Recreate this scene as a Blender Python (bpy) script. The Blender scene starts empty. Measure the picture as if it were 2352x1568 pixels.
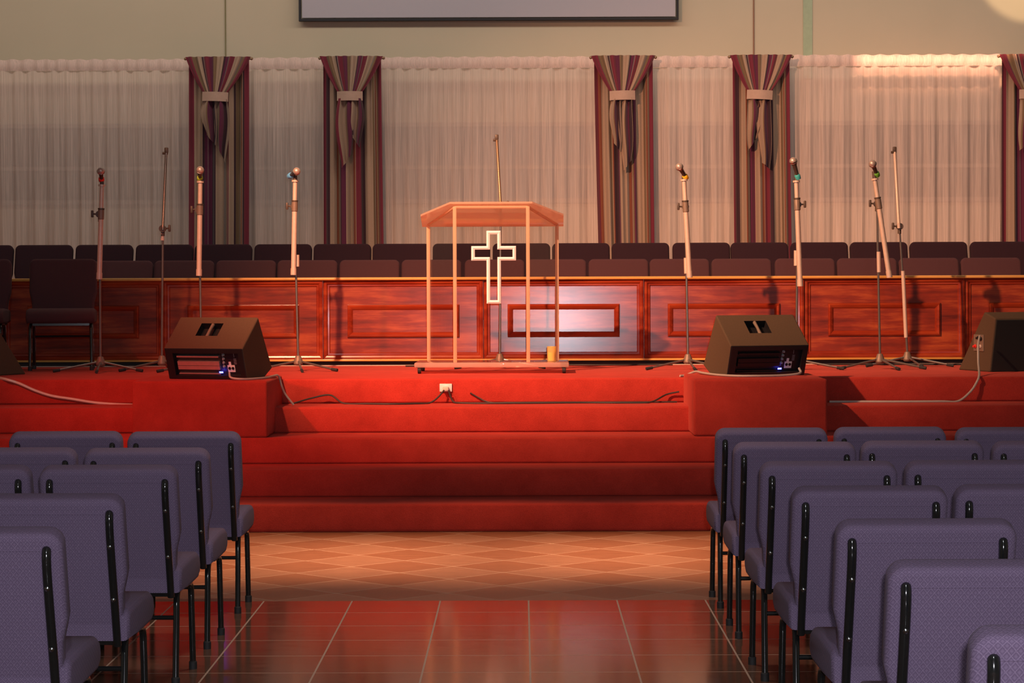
import bpy, bmesh, math, random
from mathutils import Vector, Matrix, Euler

random.seed(7)
R = math.radians
scene = bpy.context.scene
col = scene.collection

# ------------------------------------------------------------------ camera, world, lights, exposure
F = 5500.0                                    # focal length in pixels of the 2352 px frame
cam_data = bpy.data.cameras.new('camera')
cam = bpy.data.objects.new('camera', cam_data); col.objects.link(cam)
cam_data.sensor_width = 36.0
cam_data.lens = F / 2352.0 * 36.0
cam_data.clip_end = 100
cam.location = (0, 0, 1.53)
cam.rotation_euler = (R(90 - 1.5), R(0.2), R(0.22))
scene.camera = cam

world = bpy.data.worlds.new('hall_dark'); scene.world = world
world.use_nodes = True
world.node_tree.nodes['Background'].inputs[0].default_value = (0.9, 0.8, 0.7, 1)
world.node_tree.nodes['Background'].inputs[1].default_value = 0.02

vs = scene.view_settings
vs.view_transform = 'Standard'; vs.look = 'None'; vs.exposure = 0.0; vs.gamma = 1.0
vs.use_curve_mapping = False


def lamp(name, kind, loc, target, energy, color, **kw):
    d = bpy.data.lights.new(name, kind)
    d.energy = energy; d.color = color
    for k, v in kw.items():
        setattr(d, k, v)
    o = bpy.data.objects.new(name, d); col.objects.link(o)
    o.location = loc
    o.rotation_euler = (Vector(target) - Vector(loc)).to_track_quat('-Z', 'Y').to_euler()
    return o


# the photographer's flash beside the lens
lamp('camera_flash', 'AREA', (0.06, -0.05, 1.66), (0.3, 12, 1.0), 185, (0.93, 0.90, 1.0), shape='DISK', size=0.07)
# tungsten stage spot high on the left of the hall, red stage spot further left
lamp('stage_spot', 'SPOT', (-2.9, 12.0, 5.6), (0.9, 18.6, 1.35), 5600, (1.0, 0.47, 0.26), spot_size=R(54), spot_blend=1.0, shadow_soft_size=0.07)
lamp('red_stage_spot', 'SPOT', (-5.5, 10.5, 5.6), (-1.7, 16.7, 0.9), 1900, (1.0, 0.13, 0.065), spot_size=R(31), spot_blend=0.95, shadow_soft_size=0.10)
for x_ in (-1.6, -0.2, 1.2):
    lamp('aisle_downlight', 'SPOT', (x_, 12.9, 5.9), (x_, 13.2, 0), 2700, (1.0, 0.55, 0.30), spot_size=R(31), spot_blend=1.0, shadow_soft_size=0.12)
lamp('house_downlight', 'SPOT', (-0.2, 10.4, 6.0), (-0.2, 10.8, 0), 420, (1.0, 0.78, 0.62), spot_size=R(62), spot_blend=1.0, shadow_soft_size=0.3)
# ceiling lamp behind the camera, whose glints sit on the chair posts
lamp('ceiling_lamp', 'AREA', (0.3, -2.5, 5.9), (0.3, 9.0, 0.8), 130, (0.90, 0.95, 1.0), shape='DISK', size=0.2)
# framed lamps at the right end of the stage: one on the wall, one along the curtain header
lamp('wall_accent', 'SPOT', (5.1, 20.6, 5.7), (4.85, 22.6, 4.66), 260, (1.0, 0.66, 0.36), spot_size=R(29), spot_blend=0.12, shadow_soft_size=0.03)
lamp('header_accent', 'AREA', (3.9, 20.2, 5.0), (3.93, 22.30, 3.555), 2.2, (1.0, 0.42, 0.24), shape='RECTANGLE', size=1.6, size_y=0.10, spread=R(4))
# unseen lamps washing the end wall, added ambient fill under the ceiling
lamp('wall_wash', 'AREA', (0, 19.6, 5.7), (0, 22.6, 2.6), 148, (1.0, 0.85, 0.71), shape='RECTANGLE', size=13, size_y=0.4)
lamp('hall_fill', 'AREA', (0, 7.0, 5.8), (0, 7.0, 0), 6, (1.0, 0.86, 0.74), shape='RECTANGLE', size=9, size_y=9)

CM = cam.rotation_euler.to_matrix()


def at(u, v, Y):
    """x and z of the point the photo shows at pixel u, v when it stands at distance Y."""
    d = CM @ Vector(((u - 1176) / F, (784 - v) / F, -1.0))
    k = Y / d.y
    return d.x * k, 1.53 + d.z * k


# ------------------------------------------------------------------ materials
class NT:
    def __init__(self, name):
        self.m = bpy.data.materials.new(name); self.m.use_nodes = True
        self.t = self.m.node_tree
        self.b = self.t.nodes['Principled BSDF']
        self.out = self.t.nodes['Material Output']

    def n(self, kind, **kw):
        nd = self.t.nodes.new(kind)
        for k, v in kw.items():
            setattr(nd, k, v)
        return nd

    def put(self, sock, v):
        if hasattr(v, 'is_linked') or isinstance(v, bpy.types.NodeSocket):
            self.t.links.new(v, sock)
        else:
            sock.default_value = v

    def math(self, op, a, b=0.0, c=None):
        nd = self.n('ShaderNodeMath', operation=op)
        self.put(nd.inputs[0], a); self.put(nd.inputs[1], b)
        if c is not None:
            self.put(nd.inputs[2], c)
        return nd.outputs[0]

    def coords(self, which='Object'):
        c = self.n('ShaderNodeTexCoord').outputs[which]
        s = self.n('ShaderNodeSeparateXYZ'); self.t.links.new(c, s.inputs[0])
        return c, s.outputs[0], s.outputs[1], s.outputs[2]

    def noise(self, vec, scale, detail=3.0, rough=0.6, stretch=None):
        if stretch:
            mp = self.n('ShaderNodeMapping'); mp.inputs['Scale'].default_value = stretch
            self.t.links.new(vec, mp.inputs[0]); vec = mp.outputs[0]
        nd = self.n('ShaderNodeTexNoise')
        nd.inputs['Scale'].default_value = scale; nd.inputs['Detail'].default_value = detail
        nd.inputs['Roughness'].default_value = rough
        self.t.links.new(vec, nd.inputs['Vector'])
        return nd.outputs[0]

    def mix(self, fac, a, b):
        nd = self.n('ShaderNodeMix', data_type='RGBA')
        self.put(nd.inputs[0], fac)
        self.put(nd.inputs[6], a if not isinstance(a, tuple) else (*a[:3], 1))
        self.put(nd.inputs[7], b if not isinstance(b, tuple) else (*b[:3], 1))
        return nd.outputs[2]

    def ramp(self, fac, stops, interp='LINEAR'):
        nd = self.n('ShaderNodeValToRGB'); r = nd.color_ramp; r.interpolation = interp
        while len(r.elements) < len(stops):
            r.elements.new(0.5)
        for e, (p, c) in zip(r.elements, stops):
            e.position = p; e.color = (*c[:3], 1)
        self.put(nd.inputs[0], fac)
        return nd.outputs[0]

    def bump(self, h, strength=0.3, dist=0.01):
        nd = self.n('ShaderNodeBump')
        nd.inputs['Strength'].default_value = strength; nd.inputs['Distance'].default_value = dist
        self.put(nd.inputs['Height'], h)
        self.t.links.new(nd.outputs[0], self.b.inputs['Normal'])

    def base(self, c, rough=0.5, metal=0.0, spec=0.5):
        self.put(self.b.inputs['Base Color'], c if not isinstance(c, tuple) else (*c[:3], 1))
        self.put(self.b.inputs['Roughness'], rough)
        self.b.inputs['Metallic'].default_value = metal
        self.b.inputs['Specular IOR Level'].default_value = spec
        return self


def plain(name, c, rough=0.5, metal=0.0, spec=0.5, var=0.12, scale=30):
    t = NT(name)
    co, x, y, z = t.coords()
    nz = t.noise(co, scale)
    d = tuple(max(0, k * (1 - var)) for k in c); l = tuple(min(1, k * (1 + var)) for k in c)
    t.base(t.mix(nz, d, l), rough, metal, spec)
    return t.m


M = {}


def carpet():
    t = NT('red_carpet'); co, x, y, z = t.coords()
    a = t.noise(co, 260, 2); b = t.noise(co, 5, 4)
    f = t.math('ADD', t.math('MULTIPLY', a, 0.5), t.math('MULTIPLY', b, 0.5))
    t.base(t.ramp(f, [(0.3, (0.30, 0.026, 0.018)), (0.7, (0.50, 0.050, 0.034))]), 0.95, 0, 0.1)
    t.b.inputs['Sheen Weight'].default_value = 0.25
    t.b.inputs['Sheen Tint'].default_value = (1, 0.3, 0.25, 1)
    t.bump(a, 0.5, 0.006)
    return t.m


def fabric(name, dark, mid, light, pitch=0.018):
    t = NT(name); co, x, y, z = t.coords()
    h = t.math('ADD', z, t.math('MULTIPLY', y, 0.6))
    p = t.math('DIVIDE', t.math('ADD', x, h), pitch); q = t.math('DIVIDE', t.math('SUBTRACT', x, h), pitch)
    fp = t.math('ABSOLUTE', t.math('SUBTRACT', t.math('FRACT', p), 0.5))
    fq = t.math('ABSOLUTE', t.math('SUBTRACT', t.math('FRACT', q), 0.5))
    d = t.math('MAXIMUM', fp, fq)                       # 0.5 at the lattice lines
    nz = t.noise(co, 350, 2)
    v = t.math('ADD', t.math('MULTIPLY', d, 1.4), t.math('MULTIPLY', nz, 0.3))
    t.base(t.ramp(v, [(0.35, mid), (0.62, dark), (0.80, mid), (0.9, light)]), 0.9, 0, 0.15)
    t.b.inputs['Sheen Weight'].default_value = 0.03
    t.bump(v, 0.25, 0.004)
    return t.m


def wood(name, a, b, c, rough=0.28, along=0, coat=0.5):
    t = NT(name); co, x, y, z = t.coords()
    st = [9.0, 9.0, 9.0]; st[along] = 0.9
    n1 = t.noise(co, 1.6, 5, 0.65, tuple(st))
    n2 = t.noise(co, 2.2, 3, 0.5)
    f = t.math('ADD', t.math('MULTIPLY', n1, 0.75), t.math('MULTIPLY', n2, 0.3))
    t.base(t.ramp(f, [(0.34, a), (0.52, b), (0.68, c)]), rough, 0, 0.22)
    t.b.inputs['Coat Weight'].default_value = coat
    t.b.inputs['Coat Roughness'].default_value = 0.17
    t.b.inputs['Coat IOR'].default_value = 1.52
    t.bump(n1, 0.12, 0.004)
    return t.m


def floor_mat():
    t = NT('floor_tiles'); co, x, y, z = t.coords()
    ts = 0.42
    gx = t.math('ABSOLUTE', t.math('SUBTRACT', t.math('FRACT', t.math('DIVIDE', t.math('ADD', x, 42.0 - 0.03 + ts / 2), ts)), 0.5))
    gy = t.math('ABSOLUTE', t.math('SUBTRACT', t.math('FRACT', t.math('DIVIDE', t.math('ADD', y, 42.0 - 10.96 + ts / 2), ts)), 0.5))
    gsq = t.math('MINIMUM', gx, gy)                    # distance to a joint, in tiles
    d = 0.54
    u = t.math('SUBTRACT', x, -0.10); w = t.math('SUBTRACT', y, 11.64)
    p = t.math('ADD', t.math('DIVIDE', t.math('ADD', u, w), d), 40.5)
    q = t.math('ADD', t.math('DIVIDE', t.math('SUBTRACT', u, w), d), 80.5)
    gp = t.math('SUBTRACT', 0.5, t.math('ABSOLUTE', t.math('SUBTRACT', t.math('FRACT', p), 0.5)))
    gq = t.math('SUBTRACT', 0.5, t.math('ABSOLUTE', t.math('SUBTRACT', t.math('FRACT', q), 0.5)))
    gdi = t.math('MINIMUM', gp, gq)
    par = t.math('MODULO', t.math('ADD', t.math('FLOOR', p), t.math('FLOOR', q)), 2.0)
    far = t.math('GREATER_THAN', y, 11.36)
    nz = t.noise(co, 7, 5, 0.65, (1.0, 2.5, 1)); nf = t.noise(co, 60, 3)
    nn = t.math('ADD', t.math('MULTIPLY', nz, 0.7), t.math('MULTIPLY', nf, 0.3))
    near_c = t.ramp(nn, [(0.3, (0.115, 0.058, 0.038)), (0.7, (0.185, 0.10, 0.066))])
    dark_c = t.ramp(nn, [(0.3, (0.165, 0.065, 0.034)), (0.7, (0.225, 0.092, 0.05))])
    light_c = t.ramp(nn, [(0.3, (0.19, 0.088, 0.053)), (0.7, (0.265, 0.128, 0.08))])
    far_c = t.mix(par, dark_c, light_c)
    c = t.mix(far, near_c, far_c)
    joint = t.math('MULTIPLY', t.math('ADD', t.math('MULTIPLY', t.math('LESS_THAN', gsq, 0.009), t.math('SUBTRACT', 1.0, far)),
                   t.math('MULTIPLY', t.math('LESS_THAN', gdi, 0.008), t.math('MULTIPLY', far, 0.6))), 1.0)
    c = t.mix(joint, c, (0.50, 0.37, 0.29))
    rough = t.math('ADD', t.math('MULTIPLY', far, 0.28), t.math('MULTIPLY', nz, 0.10))
    rough = t.math('ADD', rough, t.math('MULTIPLY', joint, 0.35))
    t.base(c, t.math('ADD', rough, 0.07), 0, 0.30)
    t.bump(t.math('SUBTRACT', 1.0, joint), 0.3, 0.002)
    return t.m


def wall_mat():
    t = NT('wall_paint'); co, x, y, z = t.coords()
    n = t.noise(co, 1.2, 4); f = t.noise(co, 90, 2)
    t.base(t.mix(n, (0.52, 0.47, 0.35), (0.58, 0.52, 0.40)), 0.85, 0, 0.2)
    t.bump(f, 0.05, 0.002)
    return t.m


def sheer_mat(name, colr, clear):
    t = NT(name); co, x, y, z = t.coords()
    weave = t.noise(co, 8, 3, 0.6, (14, 14, 0.25))
    c = t.mix(weave, tuple(k * 0.82 for k in colr), tuple(min(1, k * 1.1) for k in colr))
    df = t.n('ShaderNodeBsdfDiffuse'); tl = t.n('ShaderNodeBsdfTranslucent'); tr = t.n('ShaderNodeBsdfTransparent')
    t.put(df.inputs[0], c); t.put(tl.inputs[0], c)
    m1 = t.n('ShaderNodeMixShader'); m1.inputs[0].default_value = 0.15
    t.t.links.new(df.outputs[0], m1.inputs[1]); t.t.links.new(tl.outputs[0], m1.inputs[2])
    m2 = t.n('ShaderNodeMixShader')
    t.put(m2.inputs[0], t.math('ADD', t.math('MULTIPLY', weave, -0.5), clear + 0.25))
    t.t.links.new(m1.outputs[0], m2.inputs[1]); t.t.links.new(tr.outputs[0], m2.inputs[2])
    t.t.links.new(m2.outputs[0], t.out.inputs[0])
    return t.m


def acrylic(name, tint, body=0.0, body_col=(1, 1, 1)):
    """clear sheet: mostly transparent, mirror-like towards grazing; body adds frosted colour."""
    t = NT(name)
    tr = t.n('ShaderNodeBsdfTransparent'); tr.inputs[0].default_value = (*tint, 1)
    gl = t.n('ShaderNodeBsdfGlossy'); gl.inputs['Roughness'].default_value = 0.01
    ge = t.n('ShaderNodeNewGeometry'); dt = t.n('ShaderNodeVectorMath', operation='DOT_PRODUCT')
    t.t.links.new(ge.outputs['Incoming'], dt.inputs[0]); t.t.links.new(ge.outputs['True Normal'], dt.inputs[1])
    g = t.math('POWER', t.math('SUBTRACT', 1.0, t.math('ABSOLUTE', dt.outputs['Value'])), 5.0)
    fac = t.math('ADD', t.math('MULTIPLY', g, 0.96), 0.035)
    prev = tr.outputs[0]
    if body > 0:
        co, x, y, z = t.coords()
        nz = t.noise(co, 6, 3)
        cc = t.mix(nz, tuple(k * 0.9 for k in body_col), body_col)
        df = t.n('ShaderNodeBsdfDiffuse'); tl = t.n('ShaderNodeBsdfTranslucent')
        t.put(df.inputs[0], cc); t.put(tl.inputs[0], cc)
        m1 = t.n('ShaderNodeMixShader'); m1.inputs[0].default_value = 0.6
        t.t.links.new(df.outputs[0], m1.inputs[1]); t.t.links.new(tl.outputs[0], m1.inputs[2])
        m3 = t.n('ShaderNodeMixShader'); m3.inputs[0].default_value = body
        t.t.links.new(tr.outputs[0], m3.inputs[1]); t.t.links.new(m1.outputs[0], m3.inputs[2])
        prev = m3.outputs[0]
    m2 = t.n('ShaderNodeMixShader'); t.t.links.new(fac, m2.inputs[0])
    t.t.links.new(prev, m2.inputs[1]); t.t.links.new(gl.outputs[0], m2.inputs[2])
    t.t.links.new(m2.outputs[0], t.out.inputs[0])
    return t.m


WINE, PLUM, TAN, OLIVE, DARK, GREY, RUST = ((0.20, 0.022, 0.045), (0.13, 0.02, 0.06), (0.44, 0.31, 0.22), (0.22, 0.14, 0.075),
                                            (0.05, 0.02, 0.03), (0.24, 0.20, 0.17), (0.24, 0.07, 0.035))


def stripes(name, seq):
    t = NT(name)
    uv = t.n('ShaderNodeTexCoord').outputs['UV']
    s = t.n('ShaderNodeSeparateXYZ'); t.t.links.new(uv, s.inputs[0])
    tot = sum(w for w, c in seq); a = 0; stops = []
    for w, c in seq:
        stops.append((a / tot, c)); a += w
    c = t.ramp(s.outputs[0], stops, 'CONSTANT')
    nz = t.noise(t.n('ShaderNodeTexCoord').outputs['Object'], 200, 2)
    t.base(t.mix(t.math('MULTIPLY', nz, 0.35), c, (0.03, 0.015, 0.015)), 0.8, 0, 0.25)
    t.b.inputs['Sheen Weight'].default_value = 0.2
    return t.m


def glow(name, c, s):
    t = NT(name); t.base((0.02, 0.02, 0.05), 0.3)
    t.b.inputs['Emission Color'].default_value = (*c, 1); t.b.inputs['Emission Strength'].default_value = s
    return t.m


M['carpet'] = carpet()
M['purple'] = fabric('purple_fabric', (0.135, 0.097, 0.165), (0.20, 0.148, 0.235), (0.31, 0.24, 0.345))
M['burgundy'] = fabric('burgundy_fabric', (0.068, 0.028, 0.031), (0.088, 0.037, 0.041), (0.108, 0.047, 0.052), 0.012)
M['toned'] = fabric('back_row_fabric', (0.026, 0.011, 0.016), (0.034, 0.014, 0.020), (0.042, 0.02, 0.026), 0.012)  # darker than the burgundy, for the back choir row
M['frame'] = plain('black_enamel', (0.012, 0.013, 0.013), 0.13, 0, 0.8, 0.4, 160)
M['bolt'] = plain('bolt_steel', (0.35, 0.36, 0.36), 0.25, 1.0)
M['rubber'] = plain('black_rubber', (0.02, 0.02, 0.02), 0.7)
M['field'] = wood('mahogany_board', (0.07, 0.006, 0.003), (0.23, 0.025, 0.006), (0.46, 0.095, 0.020), 0.5, 0, 1.0)
M['molding'] = wood('mahogany_molding', (0.13, 0.014, 0.007), (0.26, 0.031, 0.011), (0.38, 0.065, 0.02), 0.30, 0, 0.5)
M['cap'] = wood('yellow_pine', (0.50, 0.26, 0.06), (0.66, 0.36, 0.09), (0.74, 0.44, 0.13), 0.35, 0, 0.3)
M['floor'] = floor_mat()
M['wall'] = wall_mat()
M['ceiling'] = plain('ceiling_paint', (0.45, 0.42, 0.38), 0.9)
M['green_trim'] = plain('pale_green_paint', (0.36, 0.46, 0.32), 0.8)
M['seam'] = plain('wall_seam', (0.22, 0.20, 0.10), 0.8)
M['seam2'] = plain('wall_seam_brown', (0.26, 0.14, 0.09), 0.8)
M['sheer'] = sheer_mat('sheer_voile', (0.84, 0.70, 0.63), 0.35)
M['header'] = sheer_mat('sheer_header', (0.80, 0.64, 0.58), 0.08)
M['window_frame'] = plain('window_frame_paint', (0.30, 0.26, 0.22), 0.6)
M['pane'] = plain('night_glass', (0.06, 0.06, 0.055), 0.25)
M['screen'] = plain('screen_vinyl', (0.43, 0.42, 0.48), 0.9, var=0.02)
M['screen_border'] = plain('screen_border', (0.012, 0.014, 0.02), 0.7)
M['tie'] = plain('tie_band_cloth', (0.46, 0.32, 0.25), 0.85)
M['rod'] = plain('rod_brass', (0.30, 0.20, 0.12), 0.4, 0.6)
M['cabinet'] = plain('speaker_carpet', (0.10, 0.070, 0.045), 0.95, 0, 0.1, 0.3, 220)
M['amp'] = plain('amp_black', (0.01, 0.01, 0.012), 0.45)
M['fin'] = plain('amp_fin', (0.80, 0.72, 0.68), 0.35, 0.85)
M['ink'] = plain('grey_print', (0.30, 0.34, 0.36), 0.6)
M['white'] = plain('white_plastic', (0.75, 0.75, 0.74), 0.4)
M['grille'] = plain('speaker_grille', (0.018, 0.024, 0.024), 0.6, 0.2, 0.4, 0.5, 400)
M['led'] = glow('blue_led', (0.06, 0.07, 1.0), 14)
M['boom'] = plain('boom_tube', (0.62, 0.51, 0.41), 0.42, 0.15)
M['pole'] = plain('pole_steel', (0.22, 0.20, 0.18), 0.32, 0.7)
M['hub'] = plain('stand_hub', (0.22, 0.17, 0.13), 0.5, 0.2)
M['clutch'] = plain('clutch_plastic', (0.07, 0.05, 0.035), 0.5)
M['tape'] = plain('pole_tape', (0.62, 0.52, 0.44), 0.6)
M['mic_mesh'] = plain('mic_mesh', (0.48, 0.42, 0.37), 0.42, 0.5, 0.5, 0.5, 700)
M['mic_body'] = plain('mic_body', (0.05, 0.042, 0.036), 0.4)
for nm, c in (('red', (0.85, 0.03, 0.02)), ('lime', (0.42, 0.62, 0.03)), ('blue', (0.12, 0.42, 0.80)), ('amber', (0.95, 0.50, 0.02)),
              ('teal', (0.05, 0.45, 0.45)), ('green', (0.14, 0.45, 0.05))):
    M['band_' + nm] = plain('mic_band_' + nm, c, 0.45)
M['acrylic'] = acrylic('clear_acrylic', (0.97, 0.95, 0.94))
M['acrylic_edge'] = acrylic('acrylic_edge', (1.0, 0.88, 0.72), 0.75, (1.0, 0.80, 0.58))  # pale peach body stands in for light glowing out of the sheet edges
M['desk'] = acrylic('desk_acrylic', (1.0, 0.66, 0.55), 0.62, (1.0, 0.78, 0.62))
M['base_acrylic'] = acrylic('base_acrylic', (1.0, 0.88, 0.84), 0.6, (0.98, 0.74, 0.66))
M['cross'] = plain('cross_white', (0.88, 0.84, 0.85), 0.25, var=0.03)
M['cup'] = acrylic('amber_glass', (1.0, 0.90, 0.55), 0.5, (1.0, 0.90, 0.50))
M['wax'] = plain('pale_wax', (0.96, 0.86, 0.45), 0.5)
M['cable_black'] = plain('cable_black', (0.03, 0.025, 0.022), 0.55)
M['cable_grey'] = plain('cable_grey', (0.40, 0.37, 0.33), 0.5)
M['outlet'] = plain('outlet_plate', (0.70, 0.70, 0.68), 0.35)
M['plinth'] = plain('plinth_dark', (0.02, 0.018, 0.016), 0.8)
M['paper'] = plain('pale_binding_strip', (0.72, 0.60, 0.50), 0.7)

# drape stripe sequences (width, colour)
SEQ_A = [(8, WINE), (11, TAN), (2, OLIVE), (1, TAN), (3, DARK), (5, PLUM), (1, GREY), (6, PLUM), (7, DARK), (12, TAN), (4, GREY),
         (2, RUST), (1, TAN), (2, WINE), (8, TAN), (3, DARK), (8, OLIVE), (1, TAN), (2, RUST), (1, TAN), (2, DARK), (8, WINE)]
SEQ_B = [(5, WINE), (6, DARK), (11, TAN), (3, RUST), (2, OLIVE), (1, TAN), (2, DARK), (8, PLUM), (12, TAN), (4, RUST), (1, TAN),
         (9, WINE), (6, DARK), (14, TAN), (3, OLIVE), (1, TAN), (2, RUST), (1, TAN), (2, OLIVE), (7, WINE)]
SEQ_C = [(6, WINE), (5, RUST), (13, TAN), (4, OLIVE), (1, TAN), (2, RUST), (8, DARK), (2, PLUM), (12, TAN), (4, GREY), (5, RUST),
         (1, TAN), (2, OLIVE), (5, PLUM), (13, TAN), (3, OLIVE), (1, TAN), (3, RUST), (1, TAN), (2, OLIVE), (7, WINE)]
SEQ_SWAG = [(9, WINE), (8, OLIVE), (6, TAN), (2, DARK), (1, GREY), (8, WINE), (6, PLUM), (5, OLIVE), (10, TAN), (2, DARK), (5, PLUM),
            (1, GREY), (7, WINE), (9, TAN), (2, GREY), (3, OLIVE), (8, WINE)]
SEQ_TAIL = [(5, WINE), (9, TAN), (2, OLIVE), (6, PLUM), (5, DARK), (7, TAN), (4, WINE)]
for k_, s_ in (('A', SEQ_A), ('B', SEQ_B), ('C', SEQ_C), ('swag', SEQ_SWAG), ('tail', SEQ_TAIL)):
    M['stripe_' + k_] = stripes('drape_stripes_' + k_, s_)


# ------------------------------------------------------------------ mesh helpers
class MB:
    """collects shapes, builds ONE mesh object."""

    def __init__(self):
        self.bm = bmesh.new()
        self.uv = self.bm.loops.layers.uv.new('UVMap')
        self.mi = 0

    def _new(self, faces):
        for f in faces:
            f.material_index = self.mi

    def faces(self, verts, faces):
        vv = [self.bm.verts.new(v) for v in verts]
        out = []
        for f in faces:
            try:
                out.append(self.bm.faces.new([vv[i] for i in f]))
            except ValueError:
                pass
        self._new(out)
        return self

    def merge(self, tmp, mat=None):
        if mat is not None:
            bmesh.ops.transform(tmp, matrix=mat, verts=tmp.verts)
        tmp.verts.index_update()
        self.faces([v.co.copy() for v in tmp.verts], [[v.index for v in f.verts] for f in tmp.faces])
        tmp.free()
        return self

    def box(self, c, s, bevel=0.0, seg=2, mat=None):
        t = bmesh.new(); bmesh.ops.create_cube(t, size=1.0)
        bmesh.ops.scale(t, vec=s, verts=t.verts)
        if bevel:
            bmesh.ops.bevel(t, geom=t.edges[:], offset=bevel, segments=seg, affect='EDGES', profile=0.5)
        bmesh.ops.translate(t, vec=c, verts=t.verts)
        return self.merge(t, mat)

    def span(self, a, b, bevel=0.0, seg=2, mat=None):
        a = Vector(a); b = Vector(b)
        return self.box((a + b) / 2, b - a, bevel, seg, mat)

    def tube(self, pts, r, n=10, cap=True):
        pts = [Vector(p) for p in pts]
        rr = r if isinstance(r, (list, tuple)) else [r] * len(pts)
        rings = []; up = None
        for i, p in enumerate(pts):
            t = (pts[min(i + 1, len(pts) - 1)] - pts[max(i - 1, 0)])
            if t.length < 1e-9:
                t = Vector((0, 0, 1))
            t.normalize()
            if up is None:
                up = Vector((1, 0, 0)) if abs(t.x) < 0.9 else Vector((0, 1, 0))
            a = (up - t * up.dot(t))
            if a.length < 1e-6:
                a = t.orthogonal()
            a.normalize(); up = a; b = t.cross(a)
            rings.append([p + (a * math.cos(2 * math.pi * k / n) + b * math.sin(2 * math.pi * k / n)) * rr[i] for k in range(n)])
        V = [v for ring in rings for v in ring]; Fc = []
        for i in range(len(pts) - 1):
            for k in range(n):
                Fc.append([i * n + k, i * n + (k + 1) % n, (i + 1) * n + (k + 1) % n, (i + 1) * n + k])
        if cap:
            Fc.append(list(range(n))[::-1]); Fc.append([(len(pts) - 1) * n + k for k in range(n)])
        return self.faces(V, Fc)

    def lathe(self, prof, n=18, mat=None, cap=True):
        """prof: (radius, height) pairs about z."""
        V = []; Fc = []
        for r, z in prof:
            for k in range(n):
                V.append(Vector((r * math.cos(2 * math.pi * k / n), r * math.sin(2 * math.pi * k / n), z)))
        for i in range(len(prof) - 1):
            for k in range(n):
                Fc.append([i * n + k, i * n + (k + 1) % n, (i + 1) * n + (k + 1) % n, (i + 1) * n + k])
        if cap:
            Fc.append(list(range(n))[::-1]); Fc.append([(len(prof) - 1) * n + k for k in range(n)])
        if mat is not None:
            V = [mat @ v for v in V]
        return self.faces(V, Fc)

    def prism(self, outline, y0, y1, bevel=0.0, seg=3, mat=None):
        """outline in x, z extruded from y0 to y1; the rims are rounded by bevel."""
        t = bmesh.new()
        n = len(outline)
        a = [t.verts.new((x, y0, z)) for x, z in outline]
        b = [t.verts.new((x, y1, z)) for x, z in outline]
        fa = t.faces.new(a); fb = t.faces.new(b[::-1])
        for i in range(n):
            t.faces.new([a[i], b[i], b[(i + 1) % n], a[(i + 1) % n]])
        bmesh.ops.recalc_face_normals(t, faces=t.faces)
        if bevel:
            ed = list({e for e in fa.edges} | {e for e in fb.edges})
            bmesh.ops.bevel(t, geom=ed, offset=bevel, segments=seg, affect='EDGES', profile=0.5)
        return self.merge(t, mat)

    def grid(self, fn, nu, nv, uvfn=None, mat=None):
        V = [[self.bm.verts.new(fn(i / nu, j / nv) if mat is None else mat @ Vector(fn(i / nu, j / nv))) for i in range(nu + 1)] for j in range(nv + 1)]
        for j in range(nv):
            for i in range(nu):
                f = self.bm.faces.new([V[j][i], V[j][i + 1], V[j + 1][i + 1], V[j + 1][i]])
                f.material_index = self.mi
                for lp, (a, b) in zip(f.loops, ((i, j), (i + 1, j), (i + 1, j + 1), (i, j + 1))):
                    lp[self.uv].uv = uvfn(a / nu, b / nv) if uvfn else (a / nu, b / nv)
        return self

    def frame(self, w, h, prof, mat=None):
        """mitred picture-frame moulding round a w x h rectangle (x, z); prof = (inset, stand-out) points, out is -y."""
        V = []; Fc = []; m = len(prof)
        for sx, sz in ((-1, -1), (1, -1), (1, 1), (-1, 1)):
            for ins, o in prof:
                V.append(Vector((sx * (w / 2 - ins), -o, sz * (h / 2 - ins))))
        for c in range(4):
            for k in range(m - 1):
                a = c * m + k; b = ((c + 1) % 4) * m + k
                Fc.append([a, b, b + 1, a + 1])
        if mat is not None:
            V = [mat @ v for v in V]
        return self.faces(V, Fc)

    def recess(self, p, a0, a1, b0, b1, depth):
        """quad p[0..3] (p0->p1 is a, p0->p3 is b) with a rectangular hole."""
        p = [Vector(q) for q in p]
        def L(a, b):
            return (p[0] * (1 - a) + p[1] * a) * (1 - b) + (p[3] * (1 - a) + p[2] * a) * b
        q = [L(a0, b0), L(a1, b0), L(a1, b1), L(a0, b1)]
        self.faces(p + q, [[0, 1, 5, 4], [1, 2, 6, 5], [2, 3, 7, 6], [3, 0, 4, 7]])
        n = (p[1] - p[0]).cross(p[3] - p[0]).normalized()
        return q, [v - n * depth for v in q], n

    def build(self, name, mat, parent=None, smooth=35, recalc=True, loc=None):
        if recalc:
            bmesh.ops.recalc_face_normals(self.bm, faces=self.bm.faces)
        me = bpy.data.meshes.new(name); self.bm.to_mesh(me); self.bm.free()
        for m in (mat if isinstance(mat, (list, tuple)) else [mat]):
            me.materials.append(M[m] if isinstance(m, str) else m)
        if smooth:
            for pl in me.polygons:
                pl.use_smooth = True
            me.set_sharp_from_angle(angle=R(smooth))
        o = bpy.data.objects.new(name, me); col.objects.link(o)
        if parent is not None:
            o.parent = parent
        if loc is not None:
            o.location = loc
        return o


def tag(o, label, cat, group=None):
    o['label'] = label; o['category'] = cat
    if group:
        o['group'] = group
    return o


def thing(name, label, cat, loc=(0, 0, 0), rz=0.0, group=None):
    o = bpy.data.objects.new(name, None); col.objects.link(o)
    o.empty_display_size = 0.1
    o.location = loc; o.rotation_euler = (0, 0, rz)
    return tag(o, label, cat, group)


def struct(name, mb, mat, **kw):
    o = mb.build(name, mat, **kw); o['kind'] = 'structure'
    return o


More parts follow.
